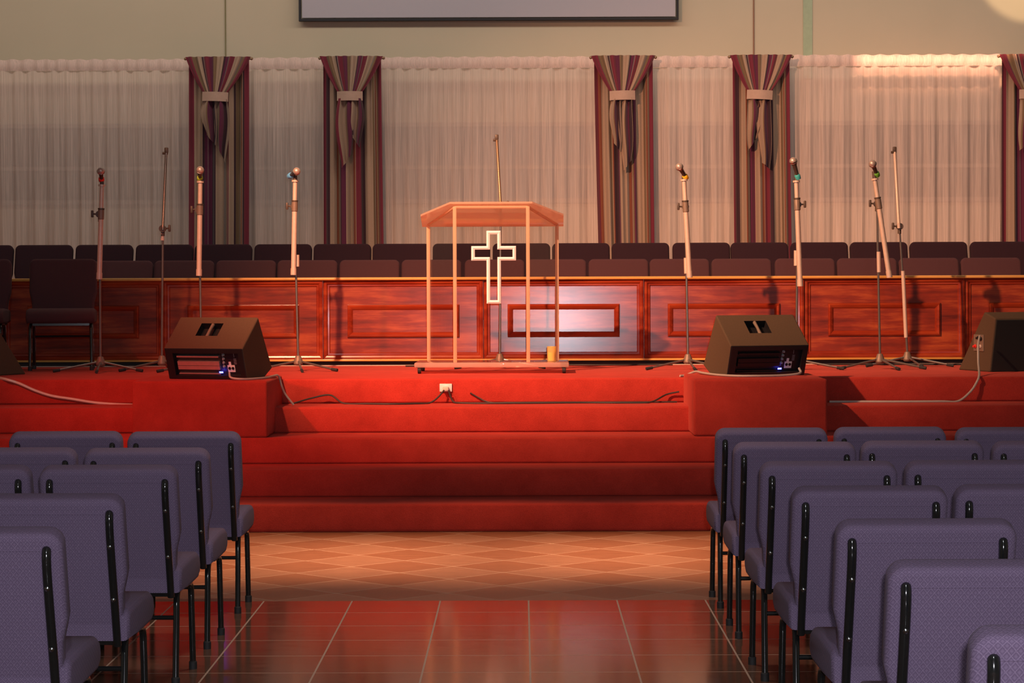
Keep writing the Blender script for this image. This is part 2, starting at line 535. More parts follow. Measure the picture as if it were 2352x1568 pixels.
def copy_tree(o, parent=None):
    c = o.copy(); col.objects.link(c)
    if parent is not None:
        c.parent = parent
    for ch in list(o.children):
        copy_tree(ch, c)
    return c


def spline(pts, k=8):
    P = [Vector(p) for p in pts]; P = [2 * P[0] - P[1]] + P + [2 * P[-1] - P[-2]]
    out = []
    for i in range(1, len(P) - 2):
        for j in range(k):
            t = j / k
            out.append(0.5 * ((2 * P[i]) + (-P[i - 1] + P[i + 1]) * t + (2 * P[i - 1] - 5 * P[i] + 4 * P[i + 1] - P[i + 2]) * t * t
                              + (-P[i - 1] + 3 * P[i] - 3 * P[i + 1] + P[i + 2]) * t ** 3))
    out.append(P[-2])
    return out


def round_rect(x0, z0, x1, z1, r, n=6):
    out = []
    for cx, cz, a in ((x1 - r, z0 + r, -90), (x1 - r, z1 - r, 0), (x0 + r, z1 - r, 90), (x0 + r, z0 + r, 180)):
        for k in range(n + 1):
            t = R(a + 90 * k / n)
            out.append((cx + r * math.cos(t), cz + r * math.sin(t)))
    return out


# ------------------------------------------------------------------ the room and the stage
WALL_Y = 22.6
S = 0.85                                        # height of the stage
RISER = 0.17
EDGE = [14.46, 14.94, 15.43, 15.91, 16.39]      # where each riser stands

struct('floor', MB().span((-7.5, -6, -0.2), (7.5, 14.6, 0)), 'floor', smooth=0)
struct('ceiling', MB().span((-7.5, -6, 6.2), (7.5, 23, 6.4)), 'ceiling', smooth=0)
struct('wall_left', MB().span((-7.7, -6, -0.2), (-7.5, 23, 6.2)), 'wall', smooth=0)
struct('wall_right', MB().span((7.5, -6, -0.2), (7.7, 23, 6.2)), 'wall', smooth=0)
struct('wall_rear', MB().span((-7.5, -6.2, -0.2), (7.5, -6, 6.2)), 'wall', smooth=0)
struct('wall_front', MB().span((-7.5, WALL_Y, -0.2), (7.5, WALL_Y + 0.3, 6.2)), 'wall', smooth=0)

for i, y in enumerate(EDGE):
    last = i == 4
    y1 = 18.86 if last else EDGE[i + 1] + 0.05
    mb = MB().span((-7.5, y, RISER * i), (7.5, y1, RISER * (i + 1)), 0.016, 3)
    struct('stage_floor' if last else 'stage_step', mb, 'carpet')
# the sunken part behind the rail and the platform for the back row of the choir
struct('choir_floor', MB().span((-7.5, 18.86, 0.0), (7.5, 20.93, S)), 'carpet', smooth=0)
struct('choir_platform_floor', MB().span((-7.5, 20.93, 0.0), (7.5, WALL_Y, S + 0.15)), 'carpet', smooth=0)

# seams, a painted band and plastering on the end wall
for i, (u, w, mt) in enumerate(((518, 0.010, 'seam'), (1731, 0.012, 'seam2'), (1855, 0.085, 'green_trim'))):
    x, z = at(u, 60, WALL_Y)
    struct('trim_%d' % (i + 1), MB().span((x - w / 2, WALL_Y - 0.012, 3.4), (x + w / 2, WALL_Y + 0.01, 6.2)), mt, smooth=0)

# speaker blocks on the third step
def block(name, u0, u1, label):
    x0 = at(u0, 900, EDGE[2])[0]; x1 = at(u1, 900, EDGE[2])[0]
    o = MB().span((x0, EDGE[2] + 0.004, 3 * RISER), (x1, EDGE[4] - 0.002, S + 0.028), 0.018, 3).build(name, 'carpet')
    tag(o, label, 'carpeted block', 'carpeted speaker blocks on the steps')
    return (x0 + x1) / 2


block('carpeted_block', 303, 614, 'red carpeted box on the steps left of the pulpit, carrying a wedge speaker')
block('carpeted_block', 1593, 1901, 'red carpeted box on the steps right of the pulpit, carrying a wedge speaker')

# ------------------------------------------------------------------ projection screen, windows, curtains
x0, zb = at(686, 48, WALL_Y - 0.1); x1, _ = at(1559, 46, WALL_Y - 0.1)
t = thing('projection_screen', 'large grey projection screen with a thin black border high on the end wall', 'screen', ((x0 + x1) / 2, WALL_Y - 0.07, zb))
hw = (x1 - x0) / 2; hh = 1.95
MB().span((-hw + 0.03, -0.012, 0.03), (hw - 0.03, 0.012, hh - 0.03)).build('screen_surface', 'screen', t, smooth=0)
MB().frame(2 * hw, hh, [(0, -0.04), (0, 0.022), (0.02, 0.022), (0.02, -0.02)], Matrix.Translation((0, 0, hh / 2))).build('screen_border', 'screen_border', t, smooth=0)

CUR_Y = 22.36
BAYS = [(-40, 445), (560, 752), (868, 1376), (1495, 1694), (1808, 2306)]
DRAPES = [(430, 575, 433, 569, 'A'), (738, 878, 742, 884, 'B'), (1360, 1502, 1380, 1506, 'C'), (1678, 1816, 1688, 1822, 'B'), (2296, 2440, 2300, 2446, 'A')]
WZ0 = at(1176, 466, WALL_Y)[1]; WZM = at(1176, 384, WALL_Y)[1]; WZ1 = at(1176, 281, WALL_Y)[1]
for i, (u0, u1) in enumerate(BAYS):
    a = at(u0 + 2, 400, WALL_Y)[0]; b = at(u1 - 2, 400, WALL_Y)[0]
    r = bpy.data.objects.new('window_%d' % (i + 1), None); col.objects.link(r); r['kind'] = 'structure'
    r.location = ((a + b) / 2, WALL_Y - 0.004, WZ0)
    w = b - a; h = WZ1 - WZ0
    f = MB().frame(w, h, [(0, 0), (0, 0.03), (0.04, 0.03), (0.04, 0)], Matrix.Translation((0, 0, h / 2)))
    f.box((0, -0.014, WZM - WZ0), (w - 0.06, 0.026, 0.035))
    f.build('window_frame', 'window_frame', r, smooth=0)
    MB().box((0, -0.006, h / 2), (w - 0.06, 0.01, h - 0.06)).build('window_pane', 'pane', r, smooth=0)

ordinal = ['first', 'second', 'third', 'fourth', 'fifth', 'sixth', 'seventh', 'eighth', 'ninth', 'tenth', 'eleventh', 'twelfth',
           'thirteenth', 'fourteenth', 'fifteenth', 'sixteenth', 'seventeenth', 'eighteenth', 'nineteenth', 'twentieth']
SHEER_LABEL = ['wide sheer curtain left of all the striped drapes', 'narrow sheer curtain between the two left striped drapes',
               'wide sheer curtain behind the pulpit, between the striped drapes', 'narrow sheer curtain between the two right-hand striped drapes of the wall',
               'wide sheer curtain whose header catches a lamp, at the right']
SHEER_TOP = [137, 133, 131, 129, 126]
for i, (u0, u1) in enumerate(BAYS):
    a = at(u0, 300, CUR_Y)[0]; b = at(u1, 300, CUR_Y)[0]; w = b - a
    zt = at((u0 + u1) / 2, SHEER_TOP[i], CUR_Y)[1]; zh = zt - 0.105; zb = S + 0.17
    t = thing('sheer_curtain', SHEER_LABEL[i], 'curtain', ((a + b) / 2, CUR_Y, zb), 0, 'sheer curtains along the end wall')
    ph = [random.uniform(0, 6.28) for _ in range(6)]

    def pleat(x, amp, ph=ph):
        return amp * (0.75 * math.sin(x * 44 + ph[0] + 1.3 * math.sin(x * 5.1 + ph[1])) + 0.35 * math.sin(x * 103 + ph[2]) + 0.4 * math.sin(x * 23 + ph[3]))

    nu = max(40, int(w * 75))
    MB().grid(lambda u, v: (-w / 2 + w * u, pleat(w * u, 0.012 + 0.020 * v) - 0.01, (zh - zb) * (1 - v)), nu, 10).build('sheer_panel', 'sheer', t, 60)
    zo = zh - zb

    def ruf(u, v):
        x = w * u
        bulge = math.sin(math.pi * min(1, max(0, v)))
        return (-w / 2 + x, -0.02 - 0.012 * bulge - 0.010 * math.sin(x * 58 + ph[4] + math.sin(x * 9)), zo + (zt - zh) * (1 - v) + 0.005 * math.sin(x * 41 + ph[5]) * (1 - v))
    MB().grid(ruf, nu, 6).build('curtain_header', 'header', t, 60)

DR_LABEL = ['striped wine and tan drape tied with a band, first from the left', 'striped drape second from the left, beside the wide middle sheer',
            'striped drape third from the left, right of the pulpit', 'striped drape fourth from the left, behind the tallest tilted microphone',
            'striped drape at the right edge of the photo, cut off by it']
for i, (ut0, ut1, ub0, ub1, sq) in enumerate(DRAPES):
    Yd = CUR_Y - 0.13
    tx0, zt = at(ut0, 132 - 1.5 * i, Yd); tx1, _ = at(ut1, 131, Yd)
    bx0, _ = at(ub0, 556, Yd); bx1, _ = at(ub1, 556, Yd)
    cx = (tx0 + tx1) / 2; zb = S + 0.16; H = zt - zb; w = tx1 - tx0
    t = thing('striped_drape', DR_LABEL[i], 'drape', (cx, Yd, zb), 0, 'striped tied drapes along the end wall')
    tx0 -= cx; tx1 -= cx; bx0 -= cx; bx1 -= cx
    p0 = random.uniform(0, 6)

    def panel(u, v):
        k = v ** 1.3
        l = tx0 + 0.03 * w + (bx0 - tx0 - 0.03 * w) * k; r_ = tx1 - 0.02 * w + (bx1 - tx1 + 0.02 * w) * k
        x = l + (r_ - l) * u
        y = 0.028 * math.sin(u * 2 * math.pi * 4.5 + p0 + 0.6 * math.sin(3 * v)) * (0.6 + 0.6 * v) + 0.012 * math.sin(u * 2 * math.pi * 9 + 1.3 * p0)
        return (x, y, H - 0.02 - (H - 0.02) * v)
    MB().grid(panel, 90, 24).build('drape_panel', 'stripe_' + sq, t, 60)
    # swag: full width at the rod, gathered into the band
    bw = 0.115; bz = H - 0.335; bcx = -0.02 if i in (0, 3) else -0.012

    def swag(u, v):
        k = (v ** 1.0) * (0.72 + 0.28 * v)
        full = tx0 - 0.01 + (w + 0.02) * u
        g = bcx + (u - 0.5) * 2 * bw
        x = full + (g - full) * k
        y = -0.06 - 0.03 * math.sin(math.pi * u) - 0.05 * v - (0.012 * (1 - v) + 0.008) * math.sin(u * 2 * math.pi * 8 + p0)
        sag = 0.0
        return (x, y, H - (H - bz) * v - sag)
    MB().grid(swag, 72, 18).build('swag', 'stripe_swag', t, 60)
    tilt = (-0.03, 0.0, 0.02, -0.04, 0.0)[i]
    mb = MB(); mm = Matrix.Translation((bcx, -0.125, bz - 0.035)) @ Matrix.Rotation(-tilt, 4, 'Y')
    mb.grid(lambda u, v: ((u - 0.5) * 2 * (bw + 0.003), -0.045 * math.sin(math.pi * u), 0.04 - 0.085 * v), 14, 3, mat=mm)
    mb.grid(lambda u, v: ((u - 0.5) * 2 * (bw + 0.003), 0.02 - 0.045 * math.sin(math.pi * u), 0.04 - 0.085 * v), 14, 3, mat=mm)
    mb.build('tie_band', 'tie', t, 60)
    # two tails hanging below the band
    spec = [((-0.95, 0.02, 0.40, 0.52, -1), (0.0, 0.95, 0.50, 0.72, 1)), ((-0.9, 0.15, 0.78, 0.62, -1), (0.1, 0.95, 0.42, 0.55, 1)),
            ((-0.85, -0.15, 0.50, 0.60, -1), (-0.1, 0.75, 0.82, 0.70, -1)), ((-0.95, 0.0, 0.60, 0.45, 1), (-0.05, 0.85, 0.72, 0.80, -1)),
            ((-0.95, 0.05, 0.6, 0.5, 1), (0.0, 0.9, 0.5, 0.75, 1))][i]
    for a, b, la, lb, sgn in spec:
        sh = random.uniform(0, 0.4)

        def tail(u, v, a=a, b=b, la=la, lb=lb, sgn=sgn):
            L = (la + (lb - la) * u) * 0.82
            spread = 1.0 + 0.45 * math.sin(math.pi * min(1, v * 1.05)) - 0.25 * v
            x = bcx + bw * ((a + b) / 2 + (u - 0.5) * (b - a) * spread) + 0.01 * sgn * math.sin(v * 5)
            y = -0.125 - 0.028 * math.sin(u * 2 * math.pi * 1.5 + p0) - 0.02 * math.sin(math.pi * v) + 0.04 * v
            return (x, y, bz - 0.06 - L * v)
        MB().grid(tail, 24, 16, lambda u, v, sh=sh: ((u * 0.6 + sh), v)).build('drape_tail', 'stripe_tail', t, 60)
    mb = MB().tube([(tx0 - 0.014, -0.02, H - 0.015), (tx1 + 0.014, -0.02, H - 0.015)], 0.011, 10)
    for sx in (tx0 - 0.014, tx1 + 0.014):
        mb.lathe([(0.004, -0.014), (0.012, -0.008), (0.014, 0), (0.012, 0.008), (0.004, 0.014)], 12, Matrix.Translation((sx, -0.02, H - 0.015)))
    mb.build('curtain_rod', 'rod', t)

# ------------------------------------------------------------------ chairs
def make_chair(name, label, fab, group):
    """church chair facing +y, origin on the floor under the seat."""
    t = thing(name, label, 'chair', (0, 0, 0), 0, group)
    tilt = Matrix.Translation((0, -0.205, 0.37)) @ Matrix.Rotation(R(17), 4, 'X')
    # backrest in its own plane: x across, z up along the tilted back (length 0.49), -y is the rear side
    L = 0.485
    ol = []
    n = 7; r = 0.045; hw = 0.256
    ol += [(0.232, 0.0), (0.234, 0.10), (0.238, 0.150), (0.247, 0.185), (hw, 0.225)]
    for k in range(n + 1):
        a = R(90 * k / n); ol.append((hw - r + r * math.cos(a), L - r + r * math.sin(a)))
    ol = ol + [(-x, z) for x, z in ol[::-1]]
    MB().prism(ol, -0.022, 0.055, 0.02, 4, tilt).build('backrest', fab, t, 50)
    # stitched seam welt near the top and the bottom of the rear cover
    for z in (0.042, L - 0.048):
        MB().tube([tilt @ Vector((x * 0.228, -0.0215, z)) for x in (-1, -0.5, 0, 0.5, 1)], 0.0028, 6).build('seam_welt', fab, t)
    # seat cushion, waterfall front
    prof = [(-0.238, 0.357), (-0.242, 0.440), (-0.205, 0.458), (0.03, 0.468), (0.19, 0.464), (0.238, 0.445), (0.256, 0.408), (0.246, 0.374), (0.20, 0.356), (0.0, 0.352)]
    rot = Matrix.Rotation(R(90), 4, 'Z')             # prism axis x/z -> y/z
    mb = MB(); mb.prism([(y, z) for y, z in prof], -0.255, 0.255, 0.020, 4, rot)
    mb.build('seat', fab, t, 55)
    for s in (-1, 1):
        p = MB().tube([tilt @ Vector((s * 0.214, y, z)) for y, z in ((-0.033, -0.02), (-0.036, 0.2), (-0.038, L - 0.14), (-0.0375, L - 0.115), (-0.036, L - 0.09), (-0.033, L - 0.07), (-0.028, L - 0.055), (-0.021, L - 0.046), (-0.012, L - 0.042))], [0.0135] * 8 + [0.011], 12)
        po = p.build('back_post', 'frame', t)
        for z in (0.15, L - 0.15):
            MB().lathe([(0.0075, 0), (0.007, 0.004), (0.003, 0.007)], 10, tilt @ Matrix.Translation((s * 0.214, -0.049, z)) @ Matrix.Rotation(R(90), 4, 'X')).build('bolt', 'bolt', po)
        # rear leg bends out of the seat rail, front leg is straight
        lg = MB().tube(spline([(s * 0.217, 0.0, 0.350), (s * 0.217, -0.07, 0.348), (s * 0.217, -0.115, 0.325), (s * 0.219, -0.140, 0.24), (s * 0.222, -0.185, 0.025)], 5), 0.0125, 12).build('leg', 'frame', t)
        MB().lathe([(0.016, 0.0), (0.016, 0.028), (0.013, 0.032)], 12, Matrix.Translation((s * 0.222, -0.187, 0))).build('foot_cap', 'rubber', lg)
        lg = MB().tube(spline([(s * 0.222, 0.02, 0.350), (s * 0.224, 0.13, 0.348), (s * 0.226, 0.175, 0.325), (s * 0.227, 0.185, 0.25), (s * 0.229, 0.20, 0.025)], 5), 0.0125, 12).build('leg', 'frame', t)
        MB().lathe([(0.016, 0.0), (0.016, 0.028), (0.013, 0.032)], 12, Matrix.Translation((s * 0.229, 0.201, 0))).build('foot_cap', 'rubber', lg)
    MB().tube([(-0.219, -0.137, 0.25), (0.219, -0.137, 0.25)], 0.0085, 10).build('stretcher', 'frame', t)
    for y in (-0.20, 0.15):
        MB().span((-0.21, y, 0.338), (0.21, y + 0.028, 0.360)).build('seat_rail', 'frame', t, smooth=0)
    return t


ROWS_R = [10.93, 10.0, 8.92, 7.87, 6.78, 5.78, 4.68]
ROWS_L = [10.80, 9.76, 8.86, 7.66, 6.64]
proto = make_chair('church_chair', '', 'purple', 'purple chairs facing the stage')
first = True
row_word = ['front', 'second', 'third', 'fourth', 'fifth', 'sixth', 'seventh']
pos_word = ['at the aisle end of', 'second from the aisle in', 'third from the aisle in']
for side, rows, edge_x, counts in (('right', ROWS_R, 0.885, [3, 3, 2, 2, 1, 1, 1]), ('left', ROWS_L, -1.273, [2, 2, 2, 1, 1])):
    sg = 1 if side == 'right' else -1
    for ri, (y, cnt) in enumerate(zip(rows, counts)):
        for k in range(cnt):
            o = proto if first else copy_tree(proto)
            first = False
            o['label'] = 'purple patterned chair %s the %s row %s of the aisle' % (pos_word[k], row_word[ri], side)
            dz = 0.0
            # top of the back sits 0.345 m behind the chair's origin
            o.location = (edge_x + sg * (0.256 + k * 0.545), y + 0.33 + (0.03 if k == 1 else 0) + random.uniform(-0.015, 0.015), 0)
            o.rotation_euler = (0, 0, R(random.uniform(-1.2, 1.2)))

# burgundy chairs: two rows in the choir, two on the stage
choir = make_chair('choir_chair', '', 'burgundy', 'burgundy chairs in the choir')
choir_dark = make_chair('choir_chair', '', 'toned', 'dark plum chairs in the choir')
started = set()
panel_names = []
for row, Yb, z0, u_first, du, n in (('front', 20.45, S, 211, 142.2, 16), ('back', 21.35, S + 0.15, 29, 136.8, 18)):
    for k in range(n):
        u = u_first + du * k - du / 2 + (6 if row == 'back' else 0)
        if u < -60 or u > 2410:
            continue
        x = at(u, 580, Yb)[0]
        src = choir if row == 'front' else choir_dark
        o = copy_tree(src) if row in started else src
        started.add(row)
        o['label'] = ('burgundy' if row == 'front' else 'dark plum') + ' choir chair, %s from the left in the %s row behind the rail' % (ordinal[k], row)
        o.location = (x, Yb - 0.33, z0)
        o.rotation_euler = (0, 0, math.pi + R(random.uniform(-1.5, 1.5)))
for u, v, yaw, lab in ((142, 845, 8, 'burgundy chair alone on the stage, left, in front of the panelled rail'),
                       (-62, 845, 5, 'burgundy chair cut off by the left photo edge, on the stage')):
    o = copy_tree(choir)
    o.name = 'stage_chair'
    x = at(u, v, 18.2)[0]
    o.location = (x, 18.22, S); o.rotation_euler = (0, 0, math.pi + R(yaw))
    o['label'] = lab; o['group'] = 'burgundy chairs on the stage'

# ------------------------------------------------------------------ choir rail
RY = 18.9
PW = 1.265; PX0 = -0.299
zp0, zp1 = S + 0.05, S + 0.672
xa, xb = PX0 - 4 * PW, PX0 + 4 * PW
rail = thing('choir_rail', 'long mahogany panelled choir rail across the back of the stage', 'choir rail', (PX0, RY, S))
proto_panel = None
for k in range(-4, 4):
    loc = (PW * (k + 0.5), 0, zp0 - S)
    if proto_panel is None:
        h = zp1 - zp0
        t = MB().span((-PW / 2 + 0.001, 0.0, 0), (PW / 2 - 0.001, 0.04, h)).build('panel', 'field', rail, smooth=0)
        MB().frame(PW - 0.004, h, [(0, 0), (0, 0.022), (0.014, 0.028), (0.026, 0.024), (0.034, 0.012), (0.046, 0.010), (0.052, 0)], Matrix.Translation((0, 0, h / 2))).build('outer_molding', 'molding', t, 25)
        MB().frame(0.885, 0.262, [(0, 0), (0.004, 0.016), (0.014, 0.024), (0.026, 0.018), (0.036, 0.010), (0.044, 0)], Matrix.Translation((0, 0, h / 2 - 0.012))).build('inner_molding', 'molding', t, 25)
        t.rotation_euler = (R(-1.2), 0, R(-0.7))      # the boards lean back a little
        proto_panel = t
    else:
        t = copy_tree(proto_panel, rail)
    t.location = loc
def rs(a, b):
    return [(a[0] - PX0, a[1] - RY, a[2] - S), (b[0] - PX0, b[1] - RY, b[2] - S)]
MB().span(*rs((xa, RY - 0.045, zp1), (xb, RY + 0.075, S + 0.695)), 0.008, 3).build('cap', 'cap', rail)['label'] = 'yellowish wooden cap along the top'
MB().span(*rs((xa, RY - 0.038, S + 0.034), (xb, RY + 0.05, zp0)), 0.004, 2).build('foot_trim', 'cap', rail)['label'] = 'thin yellowish wooden strip along the foot'
MB().span(*rs((xa, RY + 0.01, S), (xb, RY + 0.05, S + 0.034)), 0).build('plinth', 'plinth', rail, smooth=0)
struct('trim_4', MB().span((xa, RY - 0.13, S), (xb, RY - 0.075, S + 0.006), 0.002, 1), 'paper')

# ------------------------------------------------------------------ wedge speakers
def wedge(name, label, loc, rz, prof, width, rear, group):
    """prof: T, M, B, K in (y, z); the M-B face and the T-M face look to the audience (-y)."""
    t = thing(name, label, 'speaker', loc, rz, group)
    T, Mm, B, K = [Vector((0, y, z)) for y, z in prof]
    hw = width / 2; X = Vector((hw, 0, 0))
    mb = MB()
    q1 = [Mm - X, Mm + X, T + X, T - X]             # sloping top face
    q2 = [B - X, B + X, Mm + X, Mm - X]             # amplifier side
    if rear:
        a, a_in, n1 = mb.recess(q1, 0.32, 0.60, 0.40, 0.80, 0.05)
        mb.mi = 1  # rim coloured black too, standing in for shade on this down-tilted face
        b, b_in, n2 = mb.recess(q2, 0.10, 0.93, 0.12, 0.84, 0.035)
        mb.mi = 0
    else:
        mb.faces(q1, [[0, 1, 2, 3]]); mb.faces(q2, [[0, 1, 2, 3]])
    mb.faces([T - X, T + X, K + X, K - X], [[0, 1, 2, 3]])
    G = Vector((0, K.y - 0.13, 0))                  # the bottom turns up towards the stage side
    mb.faces([K - X, K + X, G + X, G - X], [[0, 1, 2, 3]])
    mb.faces([G - X, G + X, B + X, B - X], [[0, 1, 2, 3]])
    for s in (-1, 1):
        mb.faces([T + X * s, Mm + X * s, B + X * s, G + X * s, K + X * s], [[0, 1, 2, 3, 4]])
    bmesh.ops.remove_doubles(mb.bm, verts=mb.bm.verts, dist=1e-5)
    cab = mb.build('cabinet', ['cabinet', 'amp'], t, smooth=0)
    bev = cab.modifiers.new('edge', 'BEVEL'); bev.width = 0.008; bev.segments = 2; bev.limit_method = 'ANGLE'; bev.angle_limit = R(25)
    # stage-side grille
    gm = MB(); off = (K - T).cross(Vector((1, 0, 0))).normalized()
    if off.y < 0:
        off = -off
    c = [T.lerp(K, 0.08) - X * 0.92, T.lerp(K, 0.08) + X * 0.92, T.lerp(K, 0.92) + X * 0.92, T.lerp(K, 0.92) - X * 0.92]
    gm.faces([v + off * 0.012 for v in c] + [v - off * 0.002 for v in c], [[0, 1, 2, 3], [4, 5, 6, 7], [0, 1, 5, 4], [1, 2, 6, 5], [2, 3, 7, 6], [3, 0, 4, 7]])
    gm.build('grille', 'grille', t, smooth=0)
    if rear:
        mb = MB(); mb.faces(a + a_in, [[0, 1, 5, 4], [1, 2, 6, 5], [2, 3, 7, 6], [3, 0, 4, 7], [4, 5, 6, 7]])
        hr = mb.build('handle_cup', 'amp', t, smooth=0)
        p0 = (a[0] + a[1]) / 2 - n1 * 0.012; p1 = (a[2] + a[3]) / 2 - n1 * 0.012
        MB().tube([p0, p0.lerp(p1, 0.5) + n1 * 0.004, p1], [0.012, 0.010, 0.012], 10).build('handle_bar', 'hub', hr)
        mb = MB(); mb.faces(b + b_in, [[0, 1, 5, 4], [1, 2, 6, 5], [2, 3, 7, 6], [3, 0, 4, 7], [4, 5, 6, 7]])
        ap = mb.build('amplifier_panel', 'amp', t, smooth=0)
        def P(u, v, d=0.0):
            return (b_in[0] * (1 - u) + b_in[1] * u) * (1 - v) + (b_in[3] * (1 - u) + b_in[2] * u) * v + n2 * d
        def slab(m, u0, u1, v0, v1, d0, d1):
            A = [P(u0, v0, d0), P(u1, v0, d0), P(u1, v1, d0), P(u0, v1, d0)]; Bq = [P(u0, v0, d1), P(u1, v0, d1), P(u1, v1, d1), P(u0, v1, d1)]
            m.faces(A + Bq, [[0, 1, 2, 3], [4, 5, 6, 7], [0, 1, 5, 4], [1, 2, 6, 5], [2, 3, 7, 6], [3, 0, 4, 7]])
        fm = MB()
        for v0, v1 in ((0.78, 0.84), (0.42, 0.60), (0.24, 0.40), (0.03, 0.07)):
            slab(fm, 0.04, 0.68, v0, v1, 0.001, 0.022)
        fm.build('heat_sink', 'fin' if rear == 'fins' else 'amp', ap, smooth=0)
        zaxis = n2.to_track_quat('Z', 'Y').to_matrix().to_4x4()
        for k in range(4):
            c = P(0.74 - 0.004 * k, 0.86 - 0.17 * k)
            MB().lathe([(0.009, 0), (0.009, 0.004), (0.006, 0.005), (0.0055, 0.013)], 12, Matrix.Translation(c) @ zaxis).build('knob', 'ink', ap)
        pm = MB(); slab(pm, 0.78, 0.89, 0.10, 0.40, 0.001, 0.004); slab(pm, 0.805, 0.84, 0.40, 0.55, 0.001, 0.004)
        so = pm.build('socket_plate', 'white', ap, smooth=0)
        sm = MB()
        for uu in (0.81, 0.86):
            sm.lathe([(0.010, 0), (0.010, 0.003), (0.006, 0.003), (0.006, -0.002)], 12, Matrix.Translation(P(uu, 0.27, 0.0045)) @ zaxis)
        sm.build('socket', 'amp', ap)
        tm = MB()
        for v0 in (0.45, 0.52, 0.59, 0.66):
            slab(tm, 0.885, 0.925, v0, v0 + 0.025, 0.001, 0.0015)
        for uu0, uu1, v0, v1 in ((0.72, 0.90, 0.94, 0.948), (0.72, 0.724, 0.2, 0.948), (0.895, 0.9, 0.75, 0.948)):
            slab(tm, uu0, uu1, v0, v1, 0.001, 0.0015)
        tm.build('panel_print', 'ink', ap, smooth=0)
        lm = MB(); slab(lm, 0.665, 0.72, 0.10, 0.165, 0.0225 if rear == 'fins' else 0.0225, 0.026)
        lm.build('indicator_light', 'led', ap, smooth=0)
    return t


ZB = S + 0.028
PR = [(0.0, 0.405), (-0.235, 0.205), (-0.165, 0.0), (0.205, 0.065)]
wl = wedge('wedge_speaker', 'wedge speaker with red-lit fins on the left carpeted block', (at(478, 860, 15.75)[0] + 0.065, 15.83, ZB), R(-20), PR, 0.575, 'fins', 'wedge floor speakers')
wr = wedge('wedge_speaker', 'brown wedge speaker with black amplifier panel on the right carpeted block', (at(1752, 860, 16.0)[0] - 0.045, 16.08, ZB), R(20), PR, 0.575, 'black', 'wedge floor speakers')


def floor_box(name, label, loc, rz, side, group):
    """speaker on the stage edge: black grille to the audience, jack plate in the side wall."""
    t = thing(name, label, 'speaker', loc, rz, group)
    T, Mm, B, K = [Vector((0, y, z)) for y, z in ((-0.09, 0.43), (-0.245, 0.385), (-0.165, 0.0), (0.285, 0.0))]
    hw = 0.36; X = Vector((hw, 0, 0))
    mb = MB()
    for q in ([Mm - X, Mm + X, T + X, T - X], [B - X, B + X, Mm + X, Mm - X], [T - X, T + X, K + X, K - X], [K - X, K + X, B + X, B - X],
              [T + X, Mm + X, B + X, K + X], [T - X, Mm - X, B - X, K - X]):
        mb.faces(q, [[0, 1, 2, 3]])
    bmesh.ops.remove_doubles(mb.bm, verts=mb.bm.verts, dist=1e-5)
    cab = mb.build('cabinet', 'cabinet', t, smooth=0)
    bev = cab.modifiers.new('edge', 'BEVEL'); bev.width = 0.010; bev.segments = 2; bev.limit_method = 'ANGLE'; bev.angle_limit = R(20)
    n = (Mm - B).cross(Vector((1, 0, 0))).normalized()
    if n.y > 0:
        n = -n
    c = [B.lerp(Mm, 0.02) - X * 0.97, B.lerp(Mm, 0.02) + X * 0.97, B.lerp(Mm, 0.97) + X * 0.97, B.lerp(Mm, 0.97) - X * 0.97]
    gm = MB(); gm.faces([v + n * 0.012 for v in c] + [v - n * 0.002 for v in c], [[0, 1, 2, 3], [4, 5, 6, 7], [0, 1, 5, 4], [1, 2, 6, 5], [2, 3, 7, 6], [3, 0, 4, 7]])
    gm.build('grille', 'grille', t, smooth=0)
    if side > 0:
        return t
    mb = MB().box((side * (hw + 0.003), -0.02, 0.205), (0.008, 0.14, 0.12), 0.003)
    jp = mb.build('jack_plate', 'hub', t, smooth=0)
    for y, z, mt in ((-0.06, 0.235, 'amp'), (-0.02, 0.24, 'amp'), (-0.05, 0.18, 'tape'), (0.02, 0.18, 'band_red')):
        MB().lathe([(0.014, 0), (0.014, 0.006), (0.009, 0.007), (0.008, 0.02)], 12, Matrix.Translation((side * (hw + 0.007), y, z)) @ Matrix.Rotation(R(90 * side), 4, 'Y')).build('jack', mt, jp)
    return t


xr = at(2273, 853, 17.2)[0]
floor_box('stage_speaker', 'large speaker with dark grille on the stage edge at the right', (xr + 0.36 * math.cos(R(19)) - 0.06, 17.2 + 0.25, S), R(19), -1, 'large speakers on the stage edges')
xl = at(38, 860, 17.0)[0]
floor_box('stage_speaker', 'dark speaker cut off by the left photo edge, on the stage', (xl - 0.36 - 0.10, 17.2 + 0.1, S), R(-30), 1, 'large speakers on the stage edges')

